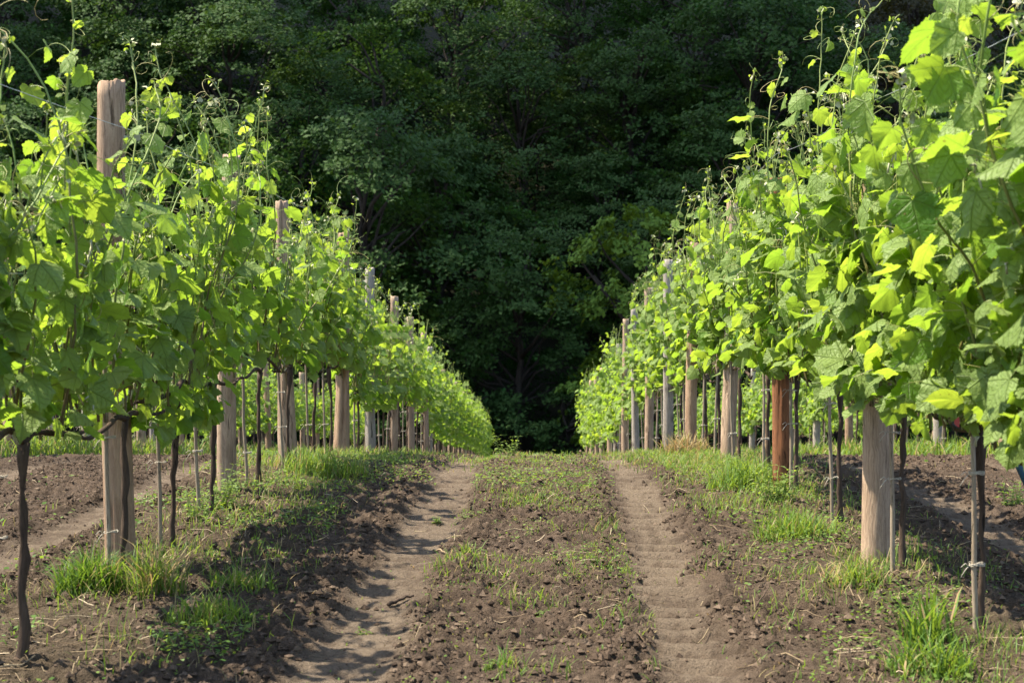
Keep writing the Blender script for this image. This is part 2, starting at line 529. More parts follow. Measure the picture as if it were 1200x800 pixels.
def make_crown(R_, H, nb, per, z0, seed, leaf=(.15, .27)):
    global RS
    rs = np.random.RandomState(seed); RS = rs
    mb = MB(); tips = []
    for k in range(nb):
        u = rs.uniform(0, 1); zz = z0 + (H - z0) * (u ** .9)
        prof = math.sin(math.pi * (0.12 + 0.84 * u)) ** .7
        az = rs.uniform(0, 2 * math.pi)
        rad = R_ * prof * rs.uniform(.42, 1.0) * (1 + .22 * math.sin(3 * az + seed) + .15 * math.sin(7 * u + seed))
        c = np.array([math.cos(az) * rad, math.sin(az) * rad, zz])
        out = np.array([math.cos(az), math.sin(az), 0]); tips.append(c)
        br = R_ * rs.uniform(.18, .36)
        bz = br * rs.uniform(.22, .42)
        # a bough: several sub-clumps on a flattened, outward-drooping pad
        m = int(per * (br / (R_ * .3)) ** 1.6)
        ns = 9
        sub = rs.normal(size=(ns, 3)) * np.array([br * .55, br * .55, bz * .5])
        which = rs.randint(0, ns, m)
        p = sub[which] + rs.normal(size=(m, 3)) * np.array([br * .17, br * .17, bz * .28])
        p[:, 2] -= .35 * (p @ out) * (1 if rs.rand() < .8 else -.3)
        nr = rs.normal(size=(m, 3)) * .38 + np.array([0, 0, .8]) + out * .45
        nr /= np.linalg.norm(nr, axis=1, keepdims=True)
        bv = rs.uniform(.12, .75)
        leaf_quads(mb, c + p, nr, rs.uniform(leaf[0], leaf[1], m), np.clip(bv + rs.normal(size=m) * .09, 0, 1))
    return mb, tips

def make_trunk(R_, H, tips, seed):
    rs = np.random.RandomState(seed + 50)
    mb = MB()
    top = H * .82
    zs = np.linspace(-.6, top, 12)
    wob = np.stack([np.cumsum(rs.normal(size=12) * .12), np.cumsum(rs.normal(size=12) * .12), zs], -1)
    wob[:, :2] *= (np.clip(zs, 0, None) / top)[:, None]
    r = H * .018 * (1 - .85 * np.clip(zs / top, 0, 1)) + .03
    r[0] *= 1.5; r[1] *= 1.1
    v, f = tube(wob, r, 9, True, .12, rs); mb.add(v, f)
    for c in tips[::2]:
        z = c[2] * rs.uniform(.55, .85)
        s = np.array([np.interp(z, zs, wob[:, 0]), np.interp(z, zs, wob[:, 1]), z])
        mid = (s + c) / 2 + rs.normal(size=3) * .25 + np.array([0, 0, .3])
        pts = np.array([s, (s + mid) / 2 + rs.normal(size=3) * .1, mid, (mid + c) / 2 + rs.normal(size=3) * .12, c])
        v, f = tube(pts, np.linspace(.09, .02, 5), 5, True, .1, rs); mb.add(v, f)
    return mb

TREE_KIND = {}
def tree_proto(key, R_, H, nb, per, z0, seed, mat, leaf=(.15, .27)):
    global RS
    keep = RS
    cr, tips = make_crown(R_, H, nb, per, z0, seed, leaf)
    RS = keep
    TREE_KIND[key] = (cr.mesh("crown", [M[mat]], False), make_trunk(R_, H, tips, seed).mesh("trunk", [M['tree_bark']]))

for i in range(5):
    tree_proto('wide%d' % i, 4.9 + .3 * i, 11.5 + .5 * i, 62, 330, 1.0, 100 + i, 'wood_leaf')
tree_proto('bright', 3.1, 7.5, 40, 300, .6, 121, 'bright_leaf', (.14, .24))
tree_proto('brown', 4.6, 12, 55, 230, 2.0, 131, 'brown_leaf')
tree_proto('shrub', 2.4, 3.6, 30, 260, .2, 141, 'wood_leaf', (.12, .2))

def add_tree(name, key, x, y, s, rz, label, group=None, sz=1.0, cat="tree"):
    cm, tm = TREE_KIND[key]
    z = float(base_z(np.array([x]), np.array([y]))[0])
    e = link(name, None, None, (x, y, z))
    e.rotation_euler = (0, 0, rz); e.scale = (s, s, s * sz)
    tag(e, label, cat, group)
    link("trunk", tm, e); link("crown", cm, e)
    return e

ORD = ["first", "second", "third", "fourth", "fifth", "sixth", "seventh", "eighth", "ninth", "tenth", "eleventh", "twelfth",
       "thirteenth", "fourteenth"]
WOOD = "trees of the wooded slope"
add_tree("broadleaf_tree", 'wide1', -0.4, 69, .98, .4, "full blue-green tree filling the gap between the two vine rows", WOOD)
add_tree("broadleaf_tree", 'bright', 5.0, 65.5, 1.25, 1.2, "bright yellow-green young tree beside the gap over the right row", WOOD, 1.3)
add_tree("broadleaf_tree", 'wide3', -7.8, 70, 1.16, 2.0, "large layered dark tree rising over the left row's far end", WOOD, 1.12)
add_tree("broadleaf_tree", 'wide2', 7.6, 72, .95, 4.0, "dark tree standing close behind the bright yellow-green one", WOOD, 1.0)
rk = random.Random(11)
ranks = [("lowest rank", 71.5, [-31, -23, -15.5, 14.5, 22, 30], 1.0), ("second rank up the slope", 77.5, [-33, -26, -19, -12.2, -4.5, 3.2, 11, 18, 26, 34], 1.08),
         ("third rank up the slope", 84, [-31, -23.5, -16, -8.5, -.8, 7, 14, 21.5, 29, 36], 1.1),
         ("fourth rank up the slope", 91, [-34, -27, -19.5, -12, -5, 3, 10.5, 18, 25.5, 33], 1.1),
         ("topmost rank", 99, [-38, -30, -22, -14, -6, 2.5, 10, 17.5, 25, 32, 40], 1.12)]
for ri, (rn, y, xs_, s) in enumerate(ranks):
    for k, x in enumerate(xs_):
        brown = ri >= 3 and x > 14 and k % 2 == 0
        key = 'brown' if brown else 'wide%d' % rk.randint(0, 4)
        col = "brownish thin-leaved tree" if brown else "dark green broadleaf tree"
        add_tree("broadleaf_tree", key, x + rk.uniform(-1.2, 1.2), y + rk.uniform(-1.8, 1.8), s * rk.uniform(.88, 1.12), rk.uniform(0, 6.28),
                 "%s, %s from the left in the wood's %s" % (col, ORD[k], rn), WOOD, rk.uniform(.92, 1.15))
for k, x in enumerate([-12, -4.8, 2.6, 9.5]):
    add_tree("understorey_bush", 'shrub', x + rk.uniform(-.8, .8), 65.8 + rk.uniform(-.5, .5), rk.uniform(.9, 1.2), rk.uniform(0, 6.28),
             "low dark bush at the wood's foot, %s from the left" % ORD[k], "bushes at the foot of the wood", 1.0, "bush")

# ------------------------------------------------------------------ vine leaves
HALF = [(.0, .02), (.07, -.10), (.16, -.16), (.27, -.17), (.33, -.10), (.43, -.06), (.46, .02), (.56, .06), (.53, .15), (.50, .22), (.60, .30), (.63, .40), (.56, .44),
        (.54, .50), (.45, .53), (.42, .57), (.40, .66), (.33, .72), (.30, .80), (.22, .84), (.17, .91), (.09, .93), (.0, 1.05)]
def leaf_template(level):
    h = HALF if level == 2 else ([HALF[i] for i in (0, 2, 4, 7, 9, 11, 14, 16, 19, 22)] if level == 1 else [HALF[i] for i in (0, 3, 7, 11, 15, 22)])
    h = np.array(h)
    if level == 2:                                           # saw-toothed margin
        mid = (h[:-1] + h[1:]) / 2; mid = np.array([0, .3]) + (mid - np.array([0, .3])) * .945
        hh = np.empty((len(h) * 2 - 1, 2)); hh[::2] = h; hh[1::2] = mid; h = hh
    o = np.vstack([h, h[1:-1][::-1] * [-1, 1]])
    n = len(o)
    c = np.array([[0, .22]])
    if level == 0:
        v = np.vstack([c, o]); j = np.arange(n); t = np.stack([np.zeros(n, int), 1 + (j + 1) % n, 1 + j], -1)
        return v, [t]
    rings = [c]
    fr = (.36, .7) if level == 2 else (.55,)
    for f in fr: rings.append(c + (o - c) * f)
    rings.append(o)
    v = np.vstack(rings); faces = []
    j = np.arange(n); k = (j + 1) % n
    faces.append(np.stack([np.zeros(n, int), 1 + k, 1 + j], -1))
    for r_ in range(len(fr)):
        a = 1 + r_ * n; b = a + n
        faces.append(np.stack([a + j, a + k, b + k, b + j], -1))
    return v, faces
LT = [leaf_template(l) for l in range(3)]

def add_leaf(mb, rs, base, tipdir, nrm, size, var, level, mi=0):
    v2, faces = LT[level]
    n = unit(nrm); t = unit(tipdir - n * np.dot(tipdir, n)); s = np.cross(t, n)
    x, y = v2[:, 0], v2[:, 1]
    fold = rs.uniform(-.35, .55); curl = rs.uniform(-.55, .15); tw = rs.uniform(-.3, .3)
    ph = rs.uniform(0, 6.28)
    r2 = x * x + (y - .2) ** 2
    z = fold * np.abs(x) * (.6 + .4 * y) + curl * (y - .1) ** 2 * .8 - .35 * rs.rand() * x * x * 2 + tw * x * y + .09 * r2 * np.sin(np.arctan2(x, y - .2) * 5 + ph) \
        + (.03 * np.sin(np.arctan2(x, y - .2) * 11 + 2 * ph) * r2 if level else 0)
    asp = rs.uniform(.88, 1.12)
    w = size
    v = base + w * ((x * asp)[:, None] * s + y[:, None] * t + z[:, None] * n)
    luv = np.stack([x, y, np.full_like(x, rs.uniform(0, 50))], -1)
    mb.add(v, faces, mi, var, luv)

def tendril(mb, rs, p, d, length, r=.0014, curl=True):
    n = 9; pts = [np.array(p)]; d = unit(d); ax = unit(rs.normal(size=3)); k = rs.uniform(.1, .5)
    for i in range(n):
        if curl:
            k2 = k * (1 + i * .28)
            d = unit(d * math.cos(k2) + np.cross(ax, d) * math.sin(k2))
        pts.append(pts[-1] + d * length / n)
    v, f = tube(pts, np.linspace(r, r * .55, n + 1), 4, False)
    mb.add(v, f, 1, rs.uniform(.5, 1.0))

def grow_vine(seed, level, height, split=False, ls=.88, wide=.23, dens=1.0, tipx=1.0, spread=.62, low=.66):
    """foliage mesh builder, list of cane meshes"""
    rs = np.random.RandomState(seed)
    fo = MB(); canes = []; low = low + rs.uniform(-.07, .06)
    ns = int((20 if level else 16) * dens)
    for k in range(ns):
        y0 = -spread + 2 * spread * (k + rs.uniform(.1, .9)) / ns
        p = np.array([rs.uniform(-.05, .05), y0, .74 + rs.uniform(-.04, .08)])
        side = rs.choice([-1, 1])
        long_ = rs.rand() < .42
        L = (height - .72) * rs.uniform(.66, 1.04) + (rs.uniform(.12, .62) * tipx if long_ else 0)
        lean = np.array([side * rs.uniform(.0, .28), rs.uniform(-.5, .5), 1.0])
        d = unit(lean); step = .062; n = max(6, int(L / step))
        pts = [p]
        for i in range(n):
            pull = np.array([-(pts[-1][0]) * .28, 0, .10])
            d = unit(d + rs.normal(size=3) * .09 + pull * .6 + (np.array([rs.normal() * .12, rs.normal() * .12, -.05]) if i > n * .8 else 0))
            pts.append(pts[-1] + d * step)
        pts = np.array(pts); u = np.linspace(0, 1, n + 1)
        cm = MB()
        v, f = tube(pts, .0058 * (1 - .62 * u) + .0007, 5 if level else 4, False)
        cm_var = np.repeat(np.clip(.15 + .75 * u + rs.uniform(-.15, .15), 0, .78), 5 if level else 4)
        if split:
            cm.add(v, f, 0, cm_var); canes.append(cm)
        else:
            fo.add(v, f, 1, cm_var)
        az = rs.uniform(0, 6.28)
        for i in range(1, n + 1):
            if rs.rand() < .06 + .38 * sstep(height - .45, height + .15, pts[i][2]): continue
            uu = u[i]; q = pts[i]
            az += math.pi + rs.normal() * .5
            outx = math.cos(az); ox = math.copysign(.35 + .65 * abs(outx), outx)
            o = unit(np.array([ox, math.sin(az) * .8, .15]))
            fade = (1 - uu) / .22
            size = rs.uniform(.08, .14) * min(1, max(.2, fade)) if uu > .78 else rs.uniform(.06, .135)
            size *= ls
            if uu > .97: size = .022
            reps = 1 + (rs.rand() < (.55 if uu < .65 else .12) * dens) + (rs.rand() < .25 * dens and uu < .55)
            for r_ in range(reps):
                o2 = o if r_ == 0 else unit(o + rs.normal(size=3) * .9)
                pl = size * rs.uniform(.5, 1.15) if r_ == 0 else size * rs.uniform(.7, 1.9)
                b = q + o2 * pl + np.array([0, 0, rs.uniform(-.02, .05)])
                if abs(b[0]) > wide and uu < .85: b[0] *= wide / abs(b[0])
                if low < .6 and uu < .45: b[2] -= rs.uniform(0, .5)
                if b[2] < low: b[2] = low + rs.uniform(0, .15)
                sz = size * (1 if r_ == 0 else rs.uniform(.5, .95))
                sx = math.copysign(1, b[0] + o2[0] * .12)
                nr = unit(np.array([sx * rs.uniform(.25, 1.0), o2[1] * .5, rs.uniform(.0, .9)]) + rs.normal(size=3) * .55)
                td = unit(np.array([sx * rs.uniform(0, .7), o2[1] * .6, -rs.uniform(.3, 1.0)]) + rs.normal(size=3) * .45)
                var = np.clip(rs.normal(.40, .22) + (.30 if uu > .8 else 0) + (.3 if rs.rand() < .10 else 0), 0, 1)
                if level:
                    pv = np.array([q, (q + b) / 2 + np.array([0, 0, .008]), b])
                    v, f = tube(pv, [.0016, .0013, .0011], 3, False)
                    fo.add(v, f, 1, rs.uniform(.5, .9))
                add_leaf(fo, rs, b, td, nr, sz, var, level)
            if level and rs.rand() < (.12 if uu < .6 else .6):
                tendril(fo, rs, q, o * rs.uniform(.5, 1) + np.array([0, 0, .5]), rs.uniform(.07, .26), .0019)
            if level and uu < .8 and rs.rand() < .10:           # flower clusters, pale
                cpos = q + o * .05
                for _ in range(5):
                    v, f = tube(np.array([cpos, cpos + rs.normal(size=3) * .012 + np.array([0, 0, -.02])]), [.004, .003], 4, True)
                    fo.add(v, f, 2, .5); cpos = cpos + rs.normal(size=3) * .01 + np.array([0, 0, -.012])
        if level:                                                # shoot tip: pale folded baby leaves, curling end
            t = pts[-1]
            for _ in range(7):
                add_leaf(fo, rs, t + rs.normal(size=3) * .014, unit(rs.normal(size=3) + d), unit(rs.normal(size=3)), rs.uniform(.012, .026), .9, 0, 2 if rs.rand() < .5 else 0)
            tendril(fo, rs, t, d, rs.uniform(.05, .12), .002)
            if long_:
                tendril(fo, rs, pts[-3], unit(np.array([rs.normal(), rs.normal(), .4])), rs.uniform(.12, .28), .0017)
    return fo, canes

def make_trunk_vine(seed, head=.72, lean=0.0):
    rs = np.random.RandomState(seed)
    tb = MB(); n = 16
    zs = np.linspace(-.12, head, n)
    w = np.cumsum(rs.normal(size=(n, 2)) * .0048, axis=0)
    u = np.clip(zs / head, 0, 1)
    w[:, 0] += lean * (1 - u)
    pts = np.stack([w[:, 0], w[:, 1], zs], -1)
    r = .0125 + .003 * np.sin(zs * 9 + seed) * rs.uniform(.3, 1) + rs.normal(size=n) * .0018
    r[0:2] *= 1.9; r[2] *= 1.75; r[3] *= 1.35; r[4] *= 1.12; r[-1] *= 1.35; r[-2] *= 1.2
    v, f = tube(pts, r, 10, True, .22, rs); tb.add(v, f)
    co = MB()
    top = pts[-1]
    for s in (-1, 1):
        arch = rs.uniform(-.02, .09)
        q = np.array([[0, 0, 0], [rs.normal() * .01, s * .10, arch], [rs.normal() * .02, s * .28, arch * .8 - .02], [rs.normal() * .02, s * .46, -.02 + rs.normal() * .02], [0, s * .62, .0]])
        t = np.linspace(0, 1, 13); ti = np.linspace(0, 1, 5)
        c = np.stack([np.interp(t, ti, q[:, j]) for j in range(3)], -1)
        c[1:-1] = (c[:-2] + 2 * c[1:-1] + c[2:]) / 4
        v, f = tube(top + c, np.linspace(.013, .008, 13) + rs.normal(size=13) * .001, 7, True, .12, rs); co.add(v, f)
    return tb.mesh("trunk", [M['vine_bark']]), co.mesh("cordon", [M['vine_bark']])

FMATS = [M['vine_leaf'], M['cane'], M['bud']]
VT = [make_trunk_vine(300 + i, .70 + .02 * (i % 3)) for i in range(7)]
MID = {'L': [grow_vine(500 + i, 1, 1.55 + .03 * (i % 3))[0].mesh("foliage", FMATS) for i in range(4)],
       'R': [grow_vine(540 + i, 1, 1.86 + .03 * (i % 3), tipx=1.45)[0].mesh("foliage", FMATS) for i in range(4)]}
BUSHY = [grow_vine(650 + i, 0, 1.68 + .05 * (i % 3), dens=1.25, wide=.42, low=.30)[0].mesh("foliage", FMATS) for i in range(4)]
LOW = [grow_vine(600 + i, 0, 1.62 + .05 * (i % 3), dens=.95)[0].mesh("foliage", FMATS) for i in range(5)]

# stakes with twine ties
def make_stake(seed, h):
    rs = np.random.RandomState(seed)
    mb = MB(); n = 10
    zs = np.linspace(-.15, h, n)
    pts = np.stack([np.cumsum(rs.normal(size=n) * .003) + zs * rs.uniform(-.02, .02), np.cumsum(rs.normal(size=n) * .003), zs], -1)
    v, f = tube(pts, np.linspace(.0105, .0080, n) + rs.normal(size=n) * .0006, 8, True, .08, rs); mb.add(v, f)
    ties = []
    for z in [h * rs.uniform(.2, .4), h * rs.uniform(.52, .7), h * .46][:rs.choice([1, 2, 2, 2])]:
        tb = MB(); x0 = np.interp(z, zs, pts[:, 0]); y0 = np.interp(z, zs, pts[:, 1])
        a = np.linspace(0, 2 * math.pi * rs.choice([1.2, 2, 3]), 26) + rs.uniform(0, 6)
        ring = np.stack([x0 +   .010 + .028 * np.cos(a), y0 + .017 * np.sin(a), z + .0035 * a / 6.28 + .003 * np.sin(a * 3)], -1)
        v, f = tube(ring, .0015, 5, True); tb.add(v, f)
        for s in (1, -1):
            tail = np.array([[x0 - .022, y0 - .012, z], [x0 - .034, y0 - .016, z + .012 * s], [x0 - .05, y0 - .02, z - .02 + .018 * s]])
            v, f = tube(tail, .0016, 4, True); tb.add(v, f)
        ties.append(tb.mesh("tie", [M['twine']]))
    return mb.mesh("rod", [M['stake']]), ties
STK = [make_stake(700 + i, .9 + .1 * (i % 4)) for i in range(12)]

VINE_Y = {'L1': [2.4, 3.5, 4.66, 5.85, 6.70, 7.66, 8.95], 'R1': [2.9, 4.0, 5.12, 6.2, 7.5, 8.62, 9.6]}
for r_ in ('L1', 'R1'):
    y = VINE_Y[r_][-1]
    while y < (62 if r_ == 'L1' else 38): y += 1.10; VINE_Y[r_].append(y)
VINE_Y['L2'] = list(np.arange(3.0, 46, 1.15)); VINE_Y['R2'] = list(np.arange(6.5, 46, 1.15))
VINE_Y['L3'] = list(np.arange(14, 44, 1.3)); VINE_Y['R3'] = list(np.arange(20, 44, 1.3))
NEAR_TXT = {'L1': 'left front row', 'R1': 'right front row'}
vr = random.Random(5)
for row, ylist in VINE_Y.items():
    main = row in ('L1', 'R1'); sd = row[0]
    cnt = 0
    for k, y in enumerate(ylist):
        x = ROWS[row] + (.06 if row == 'L1' else .02 if row == 'R1' else 0) + vr.uniform(-.03, .03)
        z = GZ(x, y)
        hi = main and y < 9.3
        if hi: cnt += 1
        if main and y < 3: lab = None
        e = link("grapevine", None, None, (x, y, z))
        flip = vr.choice([0, math.pi])
        e.rotation_euler = (0, 0, flip + vr.uniform(-.06, .06))
        vis = [yy for yy in ylist if yy > 4.3]
        if main:
            o = vis.index(y) if y in vis else -1
            grp = "grapevines of the " + NEAR_TXT[row]
            if o < 0: lab = "leafy grapevine at the picture's edge, nearest of the " + NEAR_TXT[row]
            elif y < 10.5: lab = "leafy grapevine, %s from the front in the %s" % (ORD[o], NEAR_TXT[row])
            else: lab = "leafy grapevine far down the %s where it drops over the crest" % NEAR_TXT[row]
        else:
            sidew = "left" if sd == 'L' else "right"
            which = "next row out, beyond the left front row" if row == 'L2' else "next row out, beyond the right front row" if row == 'R2' else "outermost row, far out on the %s" % sidew
            grp = "grapevines of the " + which
            lab = "leafy grapevine in the " + which
        tag(e, lab, "grapevine", grp)
        tr, co = VT[vr.randrange(len(VT))]
        link("trunk", tr, e); link("cordon", co, e)
        if hi:
            hgt = {'L': 1.70, 'R': 2.05}[sd] + (.16 if y < 6 and sd == 'L' else .10 if y < 5.3 else -.05 * max(0, y - 7) if sd == 'R' else 0) + vr.uniform(-.04, .06)
            fo, canes = grow_vine(1000 + k + (50 if sd == 'R' else 0), 2, hgt, True, 1.0 if sd == 'R' else .93, .36 if sd == 'R' else .22, 1.15 if sd == 'R' else .84, tipx=1.25 if sd == 'R' else 1.4, low=.74 if sd == 'R' else .66)
            lean = (-.13 * math.cos(flip) if sd == 'R' else 0, 0, 0)      # the shoots are trained on the path side of the posts
            link("foliage", fo.mesh("foliage", FMATS), e, lean)
            for c in canes:
                link("cane", c.mesh("cane", [M['cane']]), e, lean)
        elif main and y < 20:
            link("foliage", vr.choice(MID[sd]), e)
        elif not main and row in ('L2', 'R2') and y < 12:
            link("foliage", vr.choice(MID[sd]), e)
        else:
            link("foliage", vr.choice(BUSHY if main and y > 25 else LOW), e)
        if not hi:
            s = vr.uniform(.94, 1.06); e.scale = (1, 1, s)
        # its stake
        if (main and y > 3 and y < 27) or (not main and row in ('L2', 'R2') and 10 < y < 30 and vr.random() < .75):
            sx = x + (-.045 if sd == 'L' else -.035) + vr.uniform(-.015, .015); sy = y - .05
            rod, ties = STK[vr.randrange(len(STK))]
            se = link("vine_stake", None, None, (sx, sy, GZ(sx, sy)))
            se.rotation_euler = (vr.uniform(-.03, .03), vr.uniform(-.045, .045), vr.uniform(-.3, .3))
            if main:
                if o < 0: sl = "thin pale stake at the frame's edge, nearest in the " + NEAR_TXT[row]
                elif y < 10.5: sl = "thin pale stake tied to the %s vine from the front, %s" % (ORD[o], NEAR_TXT[row])
                else: sl = "thin stake tied to a vine far down the " + NEAR_TXT[row]
                sg = "vine stakes of the " + NEAR_TXT[row]
            else:
                sl = "thin stake in the " + which; sg = "vine stakes of the " + which
            tag(se, sl, "stake", sg)
            link("rod", rod, se)
            for t in ties: link("tie", t, se)

# ------------------------------------------------------------------ posts
def make_post(seed, h, r, split=False):
    rs = np.random.RandomState(seed)
    n, m = 44, 40
    zs = np.linspace(-.35, h, m); ang = np.arange(n) * 2 * math.pi / n
    lob = sum(rs.uniform(.0, .03) / (j ** .9) * np.cos(j * ang + rs.uniform(0, 6.28)) for j in range(2, 7))
    Z, A = np.meshgrid(zs, ang, indexing='ij')
    rad = r * (1.04 - .10 * np.clip(Z / h, 0, 1)) * (1 + lob[None, :] + .05 * (fbm(A * 1.0 + seed, Z * 2.2, 4, seed) - .5) * 2)
    for _ in range(5):                                     # knots and hollows
        a0, z0, s = rs.uniform(0, 6.28), rs.uniform(0, h), rs.uniform(-.05, .09)
        da = np.angle(np.exp(1j * (A - a0)))
        rad *= 1 + s * np.exp(-(da / .35) ** 2 - ((Z - z0) / .05) ** 2)
    for _ in range(6):                                     # drying cracks
        a0, z0, ln = rs.uniform(0, 6.28), rs.uniform(0, h), rs.uniform(.15, .7)
        da = np.angle(np.exp(1j * (A - a0 - .12 * np.sin(Z * 4 + a0))))
        rad *= 1 - rs.uniform(.06, .14) * np.exp(-(da / .085) ** 2) * np.exp(-((Z - z0) / ln) ** 4)
    if split:                                              # a drying split that opens the log lengthwise
        da = np.angle(np.exp(1j * (A + math.pi / 2 - .25 - .25 * np.sin(Z * 3))))
        rad *= 1 - .38 * np.exp(-(da / .16) ** 2) * sstep(0, .3, Z)
        rad *= 1 + .30 * sstep(.9, 0, Z)
    bx = .012 * np.sin(Z * 1.7 + seed); by = .01 * np.cos(Z * 1.3 + seed)
    X = rad * np.cos(A) + bx; Y = rad * np.sin(A) + by
    tilt = rs.uniform(-.12, .12)
    Zt = Z + (Z > h - .001) * (tilt * X + (fbm(A * 3 + seed, Z, 3, seed) - .5) * .03)
    v = np.stack([X, Y, Zt], -1).reshape(-1, 3)
    mb = MB()
    i = np.arange(m - 1)[:, None] * n; j = np.arange(n)[None, :]; k = (j + 1) % n
    q = np.stack([i + j, i + k, i + n + k, i + n + j], -1).reshape(-1, 4)
    top = v[(m - 1) * n:]
    rim = top.mean(0) + (top - top.mean(0)) * .88 + np.array([0, 0, .004])
    c = top.mean(0) + np.array([0, 0, .002])
    v2 = np.vstack([v, rim, c]); jj = np.arange(n); kk = (jj + 1) % n; a = (m - 1) * n; b = m * n
    mb.add(v2, [q, np.stack([a + jj, a + kk, b + kk, b + jj], -1), np.stack([b + jj, b + kk, np.full(n, b + n)], -1)])
    return mb

POSTS = {
    'L1': [(6.22, 'post_tan', .068, 2.12, 0, "tan round post with a reddish sawn top, front of the left row"),
           (8.5, 'post_grey', .066, 2.02, 0, "grey weathered post with pale bare top, second in the left row"),
           (10.75, 'post_grey', .062, 1.95, 1, "split grey log post flaring at its foot, third in the left row"),
           (12.85, 'post_tan', .064, 2.0, 1, "pinkish split post, fourth from the front in the left row"),
           (15.3, 'post_silver', .062, 2.02, 0, None), (17.9, 'post_grey', .06, 2.0, 0, None), (20.5, 'post_grey', .062, 2.0, 0, None),
           (23.5, 'post_grey', .06, 2.03, 0, None), (25.9, 'post_silver', .06, 2.0, 0, None)],
    'R1': [(6.46, 'post_grey', .068, 1.93, 0, "thick smooth grey-brown log post with knots, front of the right row"),
           (8.8, 'post_red', .068, 1.90, 0, "red-brown barky post, second from the front in the right row"),
           (11.07, 'post_grey', .066, 2.0, 0, "grey round post, third from the front in the right row"),
           (13.1, 'post_tan', .062, 1.95, 0, "orange-tan round post, fourth from the front in the right row"),
           (15.4, 'post_silver', .064, 2.12, 0, None), (17.6, 'post_grey', .062, 2.08, 0, None), (19.8, 'post_silver', .06, 2.06, 0, None),
           (21.8, 'post_grey', .06, 2.1, 0, None), (25.2, 'post_silver', .06, 2.0, 0, None)]}
pr = random.Random(9)
pm_cache = {}
for row in ('L1', 'R1'):
    lst = list(POSTS[row]); y = lst[-1][0]
    while y < (46 if row == 'L1' else 36): y += 2.4; lst.append((y, 'post_grey', .055, 1.9, 0, None))
    for k, (y, mat, r_, h, sp, lab) in enumerate(lst):
        x = ROWS[row] + ((-.05 if k < 3 else .08 if k < 8 else -.02) if row == 'L1' else (-.03 if k < 3 else -.08 if k < 8 else .02))
        if y < 24: me = make_post(40 + k + (30 if row == 'R1' else 0), h, r_ * (.93 if k == 0 else .86), sp).mesh("post", [M[mat]])
        else:
            if mat not in pm_cache: pm_cache[mat] = make_post(90, h, r_).mesh("post", [M[mat]])
            me = pm_cache[mat]
        o = link("wooden_post", me, None, (x, y, GZ(x, y)))
        o.rotation_euler = (pr.uniform(-.012, .012), pr.uniform(-.02, .02), pr.uniform(-.2, .2) if sp else pr.uniform(0, 6.28) if k > 0 else 0)
        if row == 'L1' and k == 2: o.rotation_euler = (0, -.03, 0)
        if row == 'R1' and k == 1: o.rotation_euler = (0, -.045, 1.0)
        side = "left" if row == 'L1' else "right"
        if not lab:
            lab = ("weathered grey post, %s from the front in the %s row" % (ORD[k], side)) if k < 9 else "weathered post past the crest, deep in the %s row's far end" % side
        tag(o, lab, "post", "posts of the %s row" % side)
for row, y0 in (('L2', 12.0), ('R2', 12.6), ('L3', 21.0), ('R3', 22.0)):
    k = 0
    sidew = "left" if row[0] == 'L' else "right"
    for y in np.arange(y0, 36, 2.35):
        mat = ['post_grey', 'post_tan', 'post_silver'][k % 3]
        if ('o', mat) not in pm_cache: pm_cache[('o', mat)] = make_post(95, 1.98, .062).mesh("post", [M[mat]])
        x = ROWS[row] + pr.uniform(-.04, .04)
        o = link("wooden_post", pm_cache[('o', mat)], None, (x, y, GZ(x, y)))
        o.rotation_euler = (pr.uniform(-.02, .02), pr.uniform(-.03, .03), pr.uniform(0, 6.28))
        where = ("next row out, beyond the %s front row" if row[1] == '2' else "outermost row, far out on the %s") % sidew
        word = {'post_grey': "greyish", 'post_tan': "tan", 'post_silver': "pale silvery"}[mat]
        tag(o, "%s post, %s along in the %s" % (word, ORD[k], where), "post", "posts of the " + where)
        k += 1

# ------------------------------------------------------------------ wires
def wire(name, row, h, dx, label, r=.0016, y0=2.0, y1=30, sag=.02):
    pts = []
    knots = [y0] + [p[0] for p in POSTS[row] if y0 < p[0] < y1] + [y1]
    for a, b in zip(knots[:-1], knots[1:]):
        za, zb = GZ(ROWS[row], a) + h, GZ(ROWS[row], b) + h
        for t in np.linspace(0, 1, 9)[:-1]:
            pts.append((ROWS[row] + dx, a + (b - a) * t, za + (zb - za) * t - sag * 4 * t * (1 - t)))
    mb = MB(); v, f = tube(np.array(pts), r, 5, True); mb.add(v, f)
    tag(link(name, mb.mesh(name, [M['wire']])), label, "wire", "trellis wires")
wire("trellis_wire", 'R1', 2.06, -.075, "topmost grey trellis wire above the right row's leaves", .0017, sag=.03)
wire("trellis_wire", 'R1', 1.80, .07, "second trellis wire, just under the topmost, along the right row", .0015)
wire("trellis_wire", 'R1', 1.30, -.075, "middle trellis wire running through the right row's leaves", .0013)
wire("trellis_wire", 'L1', 1.90, .07, "topmost grey trellis wire along the left row's post tops", .0014)
wire("trellis_wire", 'L1', 1.30, .07, "middle trellis wire running through the left row's leaves", .0013)

